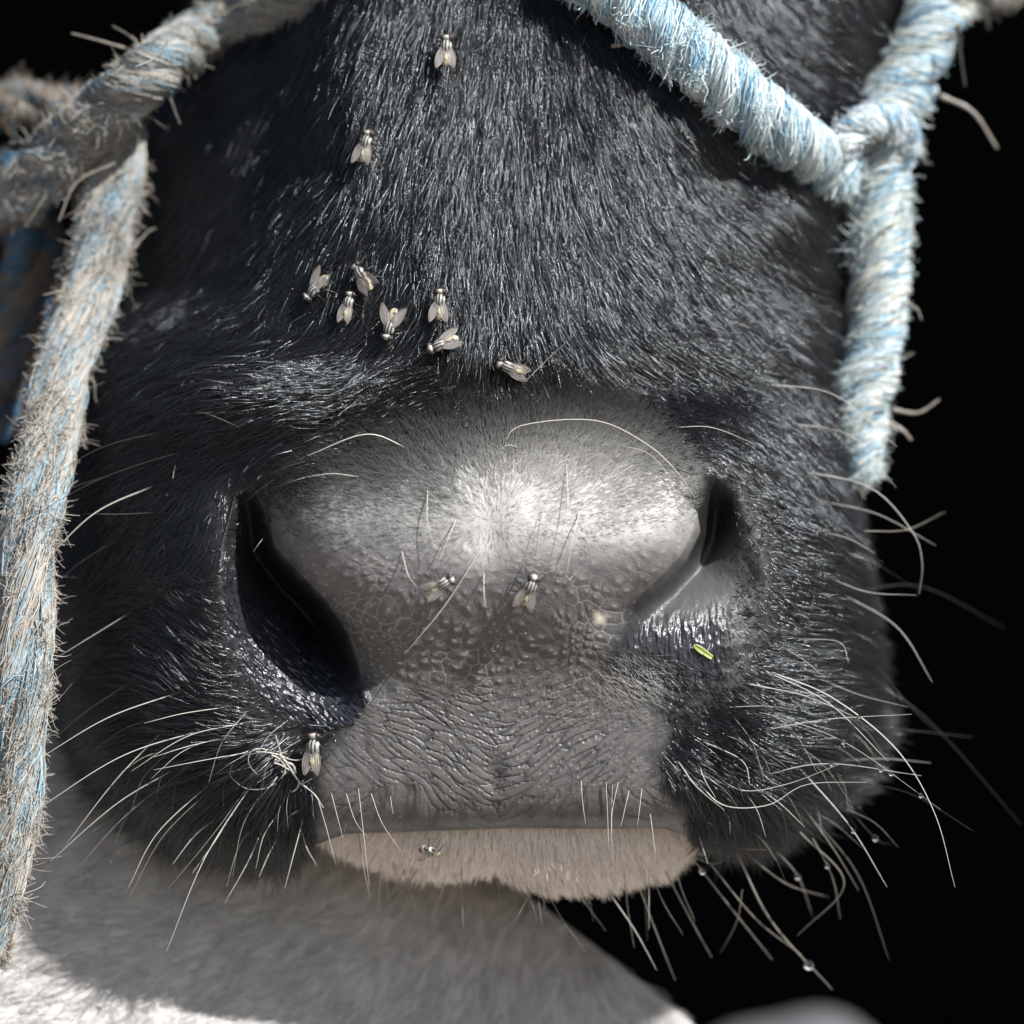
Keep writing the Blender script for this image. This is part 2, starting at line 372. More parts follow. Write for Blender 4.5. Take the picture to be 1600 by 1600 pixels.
dust = np.clip(dust, 0, 1) * np.maximum(fzm, (1 - sstep(-5, 75, pad_d + 30 * fbm(PX, PY, 40, 39))) * (pad_d > -12) * (PY < 920)) * np.clip(0.9 + 0.35 * fbm(PX, PY, 40, 35) + 0.12 * fin, 0.1, 1)
colr = mixc(colr, (0.46, 0.445, 0.42), np.clip(dust + 0.35 * crust * sstep(-0.1, 0.5, fin), 0, 1))
colr = mixc(colr, (0.02, 0.022, 0.03), wet * 0.8)  # wet skin, with the blue sky sheen put into its colour
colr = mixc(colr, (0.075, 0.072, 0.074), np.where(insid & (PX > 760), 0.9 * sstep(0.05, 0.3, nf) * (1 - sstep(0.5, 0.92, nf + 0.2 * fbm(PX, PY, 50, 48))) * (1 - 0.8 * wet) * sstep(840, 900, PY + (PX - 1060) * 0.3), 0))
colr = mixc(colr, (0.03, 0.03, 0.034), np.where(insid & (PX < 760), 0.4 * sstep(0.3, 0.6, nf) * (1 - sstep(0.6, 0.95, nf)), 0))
speck = (noise(PX, PY, 2.6, 37) > 0.93) & (padm > 0.5)
colr[speck] = (0.42, 0.40, 0.37)
rough = 0.62 - 0.24 * padm + 0.3 * dust + 0.06 * fin; rough = rough * (1 - wet) + wet * 0.2
rough = np.where(insid, np.minimum(rough, 0.45 - 0.25 * wet), rough)
def ext(a):
    a = np.concatenate([a, np.repeat(a[:, -1:], NE, 1)], 1); a = a.reshape(-1, *a.shape[2:]); return np.concatenate([a, a[:1]], 0)
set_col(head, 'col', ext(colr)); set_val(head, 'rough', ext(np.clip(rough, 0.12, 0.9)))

# ---------- fur -----------------------------------------------------------
ANCH = np.array([
    (700, -200, 0, 1, 60), (450, -100, -.3, 1, 55), (1000, -100, .2, 1, 55), (700, 0, 0, 1, 60), (560, 50, -.12, 1, 60), (900, 50, .15, 1, 58), (700, 200, -.03, 1, 60), (600, 250, -.15, 1, 58),
    (850, 250, .1, 1, 56), (1000, 250, .35, 1, 50), (450, 250, -.35, 1, 48), (300, 250, -.5, 1, 46), (1150, 250, .7, .7, 42), (1300, 100, .8, .5, 40), (700, 400, 0, 1, 55),
    (560, 420, -.35, 1, 52), (850, 420, .22, 1, 50), (450, 450, -.7, .8, 50), (330, 400, -.6, .7, 46), (1000, 420, .45, .9, 46), (1150, 450, .8, .6, 42), (1270, 400, .8, .4, 42),
    (720, 530, -.1, 1, 44), (600, 540, -.7, .7, 44), (800, 550, .2, 1, 40), (900, 550, .5, .8, 40), (1000, 560, .8, .6, 40), (1100, 560, .9, .4, 40), (680, 585, -1, .35, 38),
    (500, 590, -1, .3, 46), (400, 610, -1, .15, 46), (300, 640, -1, .3, 46), (200, 640, -.8, .6, 46), (450, 680, -1, .4, 38), (540, 650, -1, .25, 34), (350, 710, -.9, .6, 40),
    (250, 750, -.8, .65, 46), (180, 850, -.7, .8, 46), (300, 830, -.55, .85, 40), (340, 790, -.4, .9, 26), (240, 920, -.85, .35, 46), (290, 960, -.9, -.35, 40), (150, 1000, -.8, .5, 46),
    (330, 1060, -.9, -.6, 42), (270, 1060, -1, -.35, 48), (300, 1130, -1, -.05, 52), (380, 1130, -1, -.25, 44), (200, 1130, -1, .35, 54), (240, 1190, -1, .5, 58), (330, 1200, -.9, .45, 60),
    (420, 1190, -.7, .6, 56), (300, 1280, -.6, 1, 60), (400, 1270, -.3, 1, 62), (470, 1250, .05, 1, 58), (470, 1300, 0, 1, 55),
    (1150, 650, .8, .5, 38), (1250, 620, .8, .6, 40), (1200, 720, .75, .6, 36), (1290, 780, .7, .6, 40), (1250, 850, .8, .35, 36), (1310, 900, .9, .3, 42), (1240, 950, .95, .1, 34),
    (1310, 1000, 1, .2, 44), (1200, 1040, .95, .15, 36), (1150, 1110, .95, .2, 48), (1250, 1120, 1, .12, 54), (1340, 1100, .95, .3, 54), (1120, 1180, .85, .4, 54), (1250, 1220, .85, .45, 56),
    (1340, 1220, .8, .6, 54), (1110, 1250, .4, 1, 50), (1200, 1290, .5, 1, 52), (1085, 1300, 0, 1, 46), (980, 640, .9, .2, 30), (1080, 700, .95, .3, 30), (900, 620, .6, .1, 28)], float)
def field(x, y):
    ox = np.zeros(len(x)); oy = ox.copy(); ol = ox.copy()
    for s0 in range(0, len(x), 40000):
        X = x[s0:s0 + 40000, None]; Y = y[s0:s0 + 40000, None]
        w = 1 / ((X - ANCH[:, 0]) ** 2 + (Y - ANCH[:, 1]) ** 2 + 300.0) ** 1.7
        w /= w.sum(1, keepdims=True)
        ox[s0:s0 + 40000] = w @ ANCH[:, 2]; oy[s0:s0 + 40000] = w @ ANCH[:, 3]; ol[s0:s0 + 40000] = w @ ANCH[:, 4]
    n = np.hypot(ox, oy) + 1e-9
    return ox / n, oy / n, ol

Pext = np.concatenate([PX, np.repeat(PX[:, -1:], NE, 1)], 1); Yext = np.concatenate([PY, np.repeat(PY[:, -1:], NE, 1)], 1)
PXn = Pext[:, :-1]; PYn = Yext[:, :-1]
A3 = P3[:, :-1]; B3 = P3[:, 1:]; C3 = np.roll(P3, -1, 0)[:, 1:]; D3 = np.roll(P3, -1, 0)[:, :-1]
nq = np.cross(C3 - A3, D3 - B3); area = 0.5 * np.linalg.norm(nq, axis=-1)
nq = unit(nq)
if nq[:, 200, 1].mean() > 0: nq = -nq
bare = np.maximum(sdist(PXn, PYn, PAD), -1e3)
d_out, q_f, q_rim, q_crest = nostril(PXn, PYn)
dens = sstep(4, -14, bare) if False else 1 - sstep(-14, 2, bare)
dens = np.where(q_f >= 0, np.where(PXn < 700, 0.9 * sstep(0.6, 0.95, q_f), 0.9 * sstep(0.45, 0.95, q_f) ** 1.5), dens)
fzd = sdist(PXn, PYn, FUZZ)
dens = dens * (1 - sstep(-5, 60, fzd))
dens = np.where((PYn > 775) & (PYn < 905) & (PXn > 425) & (PXn < 1084) & (bare > -90), 0, dens)
dens[:, NRg + 8:] *= 0.35
pr = (area * dens).ravel(); 
def sample(n, pr):
    cdf = np.cumsum(pr); cdf /= cdf[-1]
    return np.searchsorted(cdf, rng.random(n))
def roots(idx):
    a = rng.random((len(idx), 1)); b = rng.random((len(idx), 1))
    sh = A3.reshape(-1, 3)
    p = (sh[idx] * (1 - a) + B3.reshape(-1, 3)[idx] * a) * (1 - b) + (D3.reshape(-1, 3)[idx] * (1 - a) + C3.reshape(-1, 3)[idx] * a) * b
    return p, nq.reshape(-1, 3)[idx], PXn.ravel()[idx], PYn.ravel()[idx]
def grow(p, n, x, y, fx, fy, L, K=6, lift=0.30, clump=0.6, csize=24, wild=0.12, bend=0.0):
    N = len(p)
    T = np.stack([fx, np.zeros(N), -fy], -1); dn_ = (T * n).sum(1, keepdims=True); T = T - (dn_ - 0.3 * np.clip(dn_, 0, 1)) * n + np.array([0, 0.35, 0]) * np.clip(dn_ - 0.5, 0, 1); T = unit(T)
    T = unit(T + rng.normal(0, wild, (N, 3))); dn_ = (T * n).sum(1, keepdims=True); T = unit(T - np.where(dn_ < 0, dn_, 0.3 * dn_) * n)
    B = np.cross(n, T)
    t = np.linspace(0, 1, K)
    lf = lift * (0.35 + 1.4 * rng.random(N))
    Lm = (L * S)[:, None]
    wob = rng.normal(0, 0.05, (N, 1))
    P = p[:, None] + T[:, None] * (Lm * t)[..., None] + n[:, None] * (Lm * lf[:, None] * (t * (1 - 0.3 * t)))[..., None] + B[:, None] * (Lm * wob * t ** 2)[..., None]
    if clump > 0:
        _, _, cu, cv = voro(x / csize, y / csize, 7)
        cdx = cu * csize - x; cdy = cv * csize - y
        cvn = np.stack([cdx, np.zeros(N), -cdy], -1) * S; cvn -= (cvn * n).sum(1, keepdims=True) * n
        cl = clump * (0.5 + 0.8 * rng.random(N))
        hl = (noise(cu * 13.7, cv * 7.9, 1.0, 3)) * 0.10      # whole clumps stand a little differently
        P = P + cvn[:, None] * (cl[:, None] * t ** 1.3)[..., None]
        P = P + n[:, None] * (Lm * hl[:, None] * t)[..., None] + B[:, None] * (Lm * (noise(cu * 5.3, cv * 9.1, 1.0, 5) * 0.22)[:, None] * t)[..., None]
    return P, t
NF = 330000
p, n, x, y = roots(sample(NF, pr))
fx, fy, L = field(x, y)
rot = 0.16 * noise(x, y, 70, 41) + 0.12 * noise(x, y, 28, 42) ; fx, fy = fx * np.cos(rot) - fy * np.sin(rot), fx * np.sin(rot) + fy * np.cos(rot)
bd = sdist(x, y, PAD); _, nff, _, cr = nostril(x, y); cr = np.where(nff >= 0, -40.0, cr); fd = sdist(x, y, FUZZ)
L = L * (0.3 + 0.7 * sstep(0, 75, -bd)) * (0.16 + 0.84 * sstep(-20, 75, cr)) * (1 - 0.5 * sstep(-40, 20, fd)) * (0.75 + 0.7 * rng.random(NF))
gl = lambda cx, cy, sx, sy: np.exp(-0.5 * (((x - cx) / sx) ** 2 + ((y - cy) / sy) ** 2))
lift_ = 0.22 + 0.28 * gl(450, 620, 170, 50) + 0.16 * gl(1190, 560, 130, 170) + 0.12 * gl(1260, 900, 90, 160) - 0.06 * gl(300, 280, 120, 150)
P, t = grow(p, n, x, y, fx, fy, L, 6, lift_, 0.6, 20, 0.15)
rad = S * (0.34 + 0.5 * rng.random((NF, 1)) ** 2) * (1 - 0.75 * t[None] ** 1.5)
hair_obj('fur', P, rad, M['black_fur'], cow, kind='stuff')

# longer guard hairs at the corners of the mouth and, sparsely, everywhere
gw_ = dens * (0.02 + 1.0 * sstep(1120, 1230, PYn) * (1 - sstep(500, 540, PXn)) + 1.0 * sstep(1080, 1200, PYn) * sstep(1050, 1090, PXn))
NG = 9000
p, n, x, y = roots(sample(NG, (area * gw_).ravel()))
fx, fy, L = field(x, y); fy = fy + 0.35 * sstep(1180, 1300, y)
L = L * (0.9 + 0.75 * rng.random(NG)) * (0.35 + 0.65 * sstep(0, 60, -sdist(x, y, PAD)))
P, t = grow(p, n, x, y, fx, fy, L, 8, 0.34, 0.85, 26, 0.16)
hair_obj('guard_hairs', P, S * (0.7 + 0.4 * rng.random((NG, 1))) * (1 - 0.8 * t[None] ** 1.5), M['black_fur'], cow, kind='stuff')

# short fuzz on the upper nose, dusty towards the pad
fzq = 0.10 * np.exp(-0.5 * (((PXn - 990) / 48) ** 2 + ((PYn - 1062) / 26) ** 2)) + np.where(fzd > -25, sstep(-25, 15, fzd), 0) * (1 - 0.95 * sstep(640, 835, PYn + 40 * fbm(PXn, PYn, 60, 44)) ** 0.8) * (q_f < 0)
NZ = 42000
p, n, x, y = roots(sample(NZ, (area * fzq).ravel()))
ddx = (x - 765) / 1.0; ddy = (y - 815) * 1.15; r_ = np.hypot(ddx, ddy) + 1e-6
fx, fy = ddx / r_, ddy / r_ - 0.25
lo_ = y > 960; fx = np.where(lo_, 0.9, fx); fy = np.where(lo_, 0.6 + 0.4 * noise(x, y, 20, 46), fy)
L = np.interp(y, [600, 680, 760, 850, 1000], [30, 20, 12, 9, 20]) * (0.6 + 0.8 * rng.random(NZ))
P, t = grow(p, n, x, y, fx, fy, L, 4, np.interp(y, [600, 700, 800], [0.4, 0.28, 0.16]), 0.12, 14, 0.25)
du = np.clip(1.1 * np.exp(-0.5 * (((x - 880) / 140) ** 2 + ((y - 775) / 62) ** 2)) + 1.0 * np.exp(-0.5 * (((x - 990) / 60) ** 2 + ((y - 1062) / 34) ** 2)) + 0.4 * np.exp(-0.5 * (((x - 640) / 150) ** 2 + ((y - 800) / 40) ** 2)) * 0.3 + 0.0, 0, 1) * (0.7 + 0.4 * rng.random(NZ))
colh = np.array([0.012, 0.011, 0.011]) * (1 - du[:, None]) + np.array([0.44, 0.425, 0.40]) * du[:, None]
hair_obj('nose_fuzz', P, S * np.interp(y, [620, 780], [0.48, 0.3])[:, None] * (1 - 0.7 * t[None]), M['fuzz'], cow, colh, kind='stuff')

# ---------- lower lip and chin --------------------------------------------
def lip_bottom(x):
    return np.interp(x, [440, 480, 540, 620, 700, 765, 800, 860, 960, 1040, 1090, 1115], [1278, 1288, 1328, 1356, 1366, 1354, 1370, 1388, 1382, 1362, 1318, 1280])
us = np.linspace(446, 1110, 220); vsn = np.linspace(0, 1, 60)
cxx = np.repeat(us[:, None], 60, 1)
lb = np.convolve(np.pad(lip_bottom(us), 6, 'edge'), np.ones(13) / 13, 'valid')[:, None]
vv = np.minimum(vsn / 0.7, 1)[None]; cyy = 1235 + (lb - 1235) * (1 - (1 - vv) ** 1.6)
edge_u = np.clip(1 - ((us - 778) / 345) ** 2, 0.01, 1)[:, None]
chh = -118 - 110 * (1 - np.sqrt(np.clip(1 - ((cyy - 1235) / (lb - 1235) * 0.9999) ** 3, 0, 1))) - 120 * (1 - np.sqrt(edge_u))
chh = chh + 8 * np.exp(-(((cxx - 900) / 120) ** 2)) - 260 * np.clip((vsn[None] - 0.7) / 0.3, 0, 1) + 2 * fbm(cxx, cyy, 30, 50)
cyy = cyy - 40 * np.clip((vsn[None] - 0.7) / 0.3, 0, 1)
cv3 = W(cxx, cyy, chh)
gi = np.arange(219)[:, None] * 60; gj = np.arange(59)[None]
cq = np.stack([gi + gj, gi + gj + 1, gi + 61 + gj, gi + 60 + gj], -1).reshape(-1, 4)
mesh_obj('lower_lip', cv3.reshape(-1, 3), cq, M['chin'], cow, label='cream haired lower lip hanging under the black muzzle')
NC = 22000
iu = rng.integers(0, 219, NC); iv = rng.integers(5, 46, NC)
p = cv3[iu, iv] + rng.random((NC, 1)) * (cv3[iu + 1, iv] - cv3[iu, iv]) + rng.random((NC, 1)) * (cv3[iu, iv + 1] - cv3[iu, iv])
n = unit(np.cross(cv3[iu + 1, iv] - cv3[iu, iv], cv3[iu, iv + 1] - cv3[iu, iv])); n = np.where((n[:, 1:2] > 0), -n, n)
x = cxx[iu, iv]; y = cyy[iu, iv]
fx = (x - 778) / 500 + 0.12 * noise(x, y, 40, 52); fy = np.ones(NC)
P, t = grow(p, n, x, y, fx, fy, (16 + 18 * rng.random(NC)), 5, 0.22, 0.4, 12, 0.12)
cc = np.array([0.88, 0.80, 0.73]) * (0.75 + 0.5 * rng.random((NC, 1)))
hair_obj('lip_fur', P, S * 0.6 * (1 - 0.7 * t[None]) * np.ones((NC, 1)), M['pale_hair'], cow, cc, kind='stuff')

# ---------- white chest behind --------------------------------------------
CCX, CCY, CR, CD, CH0 = -908.0, 3850.0, 3000.0, 480.0, -548.0
def chest_h(x, y):
    r2 = ((x - CCX) ** 2 + (y - CCY) ** 2) / CR ** 2
    return CH0 + CD * np.sqrt(np.clip(1 - r2, 0, 1))
ca = np.linspace(math.radians(-22), math.radians(72), 220); cr_ = 1 - np.linspace(1, 0, 130) ** 2 * 0.62
RR = cr_[None] * CR; gx = CCX + np.sin(ca)[:, None] * RR; gy = CCY - np.cos(ca)[:, None] * RR
gh = chest_h(gx, gy) + 10 * fbm(gx, gy, 260, 60)
c3 = W(gx, gy, gh)
c3b = c3[:, -1:] + np.array([-0.35, 1, -0.75]) * np.linspace(0.01, 0.2, 8)[None, :, None]
c3 = np.concatenate([c3, c3b], 1); nc = c3.shape[1]
gi = np.arange(219)[:, None] * nc; gj = np.arange(nc - 1)[None]
cq = np.stack([gi + gj, gi + gj + 1, gi + nc + 1 + gj, gi + nc + gj], -1).reshape(-1, 4)
mesh_obj('chest', c3.reshape(-1, 3), cq, M['chest'], cow, label='white haired chest behind the black muzzle')
NW = 90000
x = rng.uniform(-60, 1200, NW * 2); y = rng.uniform(950, 1680, NW * 2)
r2 = np.hypot(x - CCX, y - CCY) / CR; keep = (r2 < 0.9995); x, y = x[keep][:NW], y[keep][:NW]; NW = len(x)
h0 = chest_h(x, y) + 10 * fbm(x, y, 260, 60)
hx = (chest_h(x + 3, y) - chest_h(x - 3, y)) / 6; hy = (chest_h(x, y + 3) - chest_h(x, y - 3)) / 6
n = unit(np.stack([-hx, -np.ones(NW), hy], -1)); p = W(x, y, h0)
ang = np.radians(np.interp(x, [0, 300, 700, 1100], [168, 160, 135, 80])) + 0.35 * noise(x, y, 110, 61)
P, t = grow(p, n, x, y, np.cos(ang), np.sin(ang), 34 + 26 * rng.random(NW), 5, 0.14, 0.75, 26, 0.14)
g_ = 0.74 * (0.7 + 0.45 * rng.random((NW, 1)) + 0.12 * noise(x, y, 22, 63)[:, None]) * (1 - 0.25 * (rng.random((NW, 1)) < 0.1))
hair_obj('chest_fur', P, S * 0.7 * (1 - 0.7 * t[None]) * np.ones((NW, 1)), M['pale_hair'], cow, g_ * np.array([1.0, 0.965, 0.93]), kind='stuff')
# a far, out-of-focus pale hoof-side bulge under the chest, its shade painted as dark grey
v, f = ellipsoid_geo((0, 0, 0), (0.030, 0.02, 0.022), 40, 24)
v = v * (1 + 0.05 * np.sin(v[:, :1] * 200)) + W(1250, 1712, -2300)
mesh_obj('far_knee', v, f, mat('shade_painted_knee', (0.10, 0.10, 0.105), 0.8, 0.2, bump=(300, .3, .001)), cow, label='blurred pale knee in painted shade far below the muzzle')

# ---------- whiskers -------------------------------------------------------
WH = []   # (points px, colour, thickness, height change at tip)
def wq(x0, y0, xc, yc, x1, y1, c='w', th=1.15, dh=40):
    WH.append(([(x0, y0), (0.25 * x0 + 0.5 * xc + 0.25 * x1, 0.25 * y0 + 0.5 * yc + 0.25 * y1), (x1, y1)], c, th, dh))
for a in [(245, 757, 140, 785, 65, 882, 'w', 1.6), (272, 670, 150, 680, 25, 785, 'd'), (300, 700, 150, 735, 8, 832, 'd'), (190, 737, 90, 760, 5, 822, 'd'), (285, 637, 330, 645, 375, 668), (274, 648, 315, 645, 352, 643),
          (196, 835, 100, 880, 40, 975, 'd', 1.0), (215, 950, 150, 990, 85, 1030, 'w', .8), (225, 1052, 110, 1115, 18, 1225, 'd', 1.2), (285, 1080, 165, 1110, 60, 1186, 'w', 1.4), (352, 1105, 280, 1113, 225, 1130),
          (330, 1137, 190, 1160, 50, 1270, 'w', 1.4), (380, 1130, 290, 1135, 205, 1205), (350, 1153, 290, 1165, 240, 1183), (392, 1175, 330, 1185, 240, 1203), (260, 1137, 180, 1210, 105, 1317), (285, 1195, 185, 1240, 78, 1346),
          (268, 1217, 190, 1270, 125, 1352, 'b', .9), (335, 1218, 225, 1300, 200, 1388), (338, 1225, 240, 1300, 202, 1402, 'b', .8), (402, 1213, 310, 1330, 260, 1487, 'w', 1.3), (375, 1250, 335, 1320, 300, 1365),
          (395, 1218, 340, 1300, 262, 1390, 'b', .9), (415, 1282, 395, 1340, 352, 1410), (475, 1275, 460, 1330, 445, 1388), (497, 1250, 510, 1290, 525, 1352), (518, 1240, 528, 1280, 536, 1310), (541, 1240, 552, 1290, 575, 1310),
          (560, 1232, 568, 1300, 577, 1385, 'w', 1.2), (580, 1240, 590, 1285, 628, 1333), (610, 1245, 612, 1260, 614, 1272), (470, 1295, 478, 1330, 495, 1352), (440, 1300, 420, 1330, 405, 1370), (350, 1270, 300, 1300, 270, 1350),
          (300, 1150, 250, 1180, 215, 1225, 'd', .8), (160, 1130, 130, 1160, 115, 1190, 'd', .8), (255, 800, 190, 805, 130, 803, 'd', .7), (150, 905, 80, 900, 10, 890, 'd', .9), (225, 760, 240, 785, 258, 795, 'd', .6),
          (640, 702, 585, 650, 480, 712, 'w', 1.5, 45), (1050, 668, 1110, 655, 1182, 695, 'w', 1.1), (960, 695, 1020, 695, 1050, 748, 'w', .8), (668, 766, 662, 820, 680, 858), (712, 813, 700, 840, 688, 874),
          (755, 852, 700, 950, 636, 1018, 'w', 1.1, 30), (756, 896, 755, 930, 759, 950), (628, 862, 635, 905, 652, 918), (885, 725, 892, 790, 880, 852), (905, 800, 892, 850, 886, 895), (845, 800, 838, 850, 836, 880, 'd', .7),
          (895, 900, 890, 915, 880, 890, 'w', .7), (803, 614, 850, 565, 890, 530, 'w', 1.0), (395, 570, 405, 600, 416, 622, 'w', .8), (710, 730, 720, 745, 735, 770, 'w', .8), (812, 700, 790, 690, 785, 700, 'w', .8),
          (275, 722, 272, 735, 270, 748), (412, 840, 400, 855, 396, 862, 'w', .6), (560, 745, 520, 735, 480, 745, 'w', .8),
          (1155, 585, 1240, 522, 1382, 527, 'd', .9), (1190, 600, 1310, 585, 1402, 698), (1230, 660, 1350, 655, 1400, 762, 'w', .9), (1285, 783, 1370, 790, 1462, 852, 'w', .9, 0), (1350, 830, 1420, 840, 1476, 800, 'b', 1.2, -140),
          (1275, 830, 1330, 835, 1368, 866, 'w', 1.0), (1290, 900, 1350, 935, 1432, 930), (1330, 925, 1430, 880, 1570, 982, 'd', 1.4, -160), (1310, 925, 1420, 965, 1457, 1066), (1250, 998, 1335, 990, 1326, 1036, 'w', .8),
          (1335, 1040, 1440, 1090, 1595, 1288, 'g', 1.3, -60), (1195, 1048, 1300, 1080, 1388, 1190), (1165, 1068, 1260, 1080, 1332, 1118), (1140, 1105, 1200, 1100, 1242, 1108, 'w', .8), (1180, 1110, 1310, 1130, 1470, 1265, 'b', 1.2, 0),
          (1175, 1145, 1280, 1118, 1425, 1116), (1160, 1222, 1270, 1170, 1440, 1212, 'w', 1.2), (1095, 1157, 1185, 1185, 1172, 1227), (1165, 1220, 1220, 1250, 1257, 1292, 'w', 1.2), (1240, 1190, 1340, 1290, 1386, 1386, 'w', 1.4, 20),
          (1235, 1235, 1310, 1330, 1342, 1392, 'b', 1.3, -60), (1090, 1187, 1098, 1220, 1118, 1246), (1060, 1190, 1080, 1230, 1132, 1266), (908, 1220, 910, 1260, 915, 1287), (947, 1222, 950, 1280, 951, 1326, 'w', 1.0), (957, 1226, 953, 1290, 958, 1346, 'w', .8),
          (966, 1222, 952, 1275, 956, 1305), (983, 1235, 975, 1270, 970, 1292), (1003, 1232, 1000, 1260, 996, 1290), (1016, 1272, 1020, 1300, 1024, 1332, 'w', 1.2), (1150, 1330, 1185, 1440, 1300, 1546, 'b', 2.6, -90),
          (1085, 1345, 1150, 1430, 1207, 1500, 'b', 1.8, -110), (1040, 1362, 1080, 1440, 1112, 1496, 'b', 1.8, -110), (950, 1392, 1000, 1460, 1026, 1516, 'w', 1.3, -20), (1000, 1390, 1030, 1470, 1055, 1532, 'b', 1.8, -100),
          (1110, 1350, 1180, 1450, 1252, 1492, 'b', 1.8, -90), (1250, 1300, 1390, 1380, 1246, 1462, 'b', 1.6, -60), (1270, 1310, 1310, 1370, 1313, 1436, 'b', 1.5, -70), (1140, 1310, 1230, 1400, 1295, 1402, 'b', 1.5, -130),
          (1180, 1300, 1260, 1360, 1270, 1432, 'b', 1.6, -150), (1160, 1390, 1160, 1440, 1125, 1490, 'b', 1.4, -120), (1090, 1300, 1100, 1330, 1106, 1350, 'w', 1.1), (1085, 1340, 1120, 1362, 1145, 1335, 'b', 1.3, -20),
          (1120, 1316, 1160, 1330, 1198, 1328, 'b', 1.5), (1370, 1040, 1440, 1130, 1470, 1148, 'd', 1.4, -150), (1300, 1130, 1420, 1140, 1520, 1152, 'd', 1.5, -140), (1340, 1280, 1380, 1330, 1395, 1318, 'd', 1.4, -120),
          (1280, 1060, 1340, 1090, 1420, 1105, 'w', .8), (1220, 1010, 1260, 1030, 1290, 1060, 'w', .7), (1320, 850, 1400, 900, 1440, 925, 'd', .8), (1300, 1190, 1380, 1180, 1455, 1192, 'w', 1.0)]:
    wq(*a)
for pts, c, th_, dh in [([(785, 697), (815, 665), (930, 657), (1012, 695), (1060, 740), (1086, 778)], 'w', 1.4, 30), ([(1250, 735), (1360, 762), (1425, 830), (1441, 880), (1436, 928)], 'w', 1.2, -20),
                        ([(1205, 1050), (1300, 1090), (1400, 1170), (1460, 1270), (1492, 1386)], 'w', 1.5, 40), ([(1085, 1215), (1130, 1258), (1200, 1258), (1260, 1226), (1355, 1222)], 'w', 1.4, 30),
                        ([(1110, 1205), (1160, 1235), (1230, 1225), (1310, 1195)], 'w', 1.1, 30), ([(450, 1178), (400, 1170), (388, 1190), (402, 1210), (410, 1205)], 'w', 1.0, 20),
                        ([(448, 1206), (420, 1230), (385, 1232), (360, 1212), (363, 1195)], 'w', 1.1, 25), ([(500, 1330), (480, 1420), (472, 1440)], 'b', 1.0, -40)]:
    WH.append((pts, c, th_, dh))
for k in range(46):      # the hanging hairs of the lower lip
    x0 = rng.uniform(540, 1060); y0 = float(lip_bottom(x0)) - rng.uniform(0, 50); ln = rng.uniform(45, 130); sl = rng.normal((x0 - 778) / 900, 0.28)
    wq(x0, y0, x0 + sl * ln * 0.3, y0 + ln * 0.5, x0 + sl * ln, y0 + ln, 'b' if rng.random() < .75 else 'w', rng.uniform(.8, 1.5), -rng.uniform(-10, 60))
for k in range(96):      # more fringe hairs on both corners of the mouth
    if k % 2: x0, y0, s_ = rng.uniform(1090, 1330), rng.uniform(1100, 1300), 1
    else: x0, y0, s_ = rng.uniform(210, 480), rng.uniform(1110, 1300), -1
    ln = rng.gamma(4, 20); an = rng.uniform(0.35, 1.45)
    wq(x0, y0, x0 + s_ * math.cos(an - .35) * ln * .5, y0 + math.sin(an - .35) * ln * .5, x0 + s_ * math.cos(an) * ln, y0 + math.sin(an) * ln, rng.choice(['w', 'b', 'd', 'b', 'd']), rng.uniform(.5, 1.0), rng.uniform(-20, 50))
DROPS = {(1300, 1546): [(0.82, 9.0)], (1386, 1386): [(0.55, 4)], (1470, 1265): [(0.5, 5), (0.75, 5), (0.9, 4.5)], (1440, 1212): [(0.55, 4.5), (0.8, 5)], (1425, 1116): [(0.5, 4), (0.7, 3.5)], (1270, 1432): [(0.55, 6)], (1313, 1436): [(0.35, 5)], (1207, 1500): [(0.1, 6)], (1492, 1386): [(0.6, 3)], (1395, 1318): [(0.4, 6)]}
CM = {'w': 'white_whisker', 'd': 'dark_whisker', 'b': 'brown_whisker', 'g': 'dark_whisker'}
WH_N = 26
for pts, c, th_, dh in WH:
    q = spline(pts, WH_N) if len(pts) > 2 else np.array(pts)
    xr, yr = q[0]
    if 1200 < yr < 1300 and 490 < xr < 1050: th_ = th_ * 0.62
    a, b = Ufun(np.array([xr]), np.array([yr]))
    if (a + b)[0] < 1: hr = float(hfun(np.array([xr]), np.array([yr]))[0])
    else: hr = -190.0
    if yr > 1310 and 520 < xr < 1060: hr = -170.0
    tt = np.linspace(0, 1, len(q))
    # stay in front of the hide where the hair runs over it
    hs = hr - 3 + dh * tt
    a, b = Ufun(q[:, 0], q[:, 1]); onb = (a + b) < 0.93
    hb = np.where(onb, hfun(q[:, 0], q[:, 1], True) + 14 * np.sin(np.pi * np.minimum(tt, 0.5)) + 6, -1e4)
    if c in 'wdb' and dh > -50: hs = np.where(tt > 0.05, np.maximum(hs, hb), hs)
    hs = np.convolve(np.pad(hs, 4, 'edge'), np.ones(9) / 9, 'valid')
    pw = W(q[:, 0], q[:, 1], hs)
    w_ = tube('whisker', pw, S * th_ * 0.6 * (1.1 - 0.8 * tt ** 2), M[CM[c]], cow, 5)
    for fr, r_ in DROPS.get(tuple(pts[-1]), []):
        ctr_ = np.array([np.interp(fr, tt, pw[:, kk]) for kk in range(3)])
        v, f = ellipsoid_geo(ctr_, (r_ * S, r_ * S * 1.08, r_ * S), 14, 9)
        mesh_obj('droplet', v, f, M['drop'], w_)

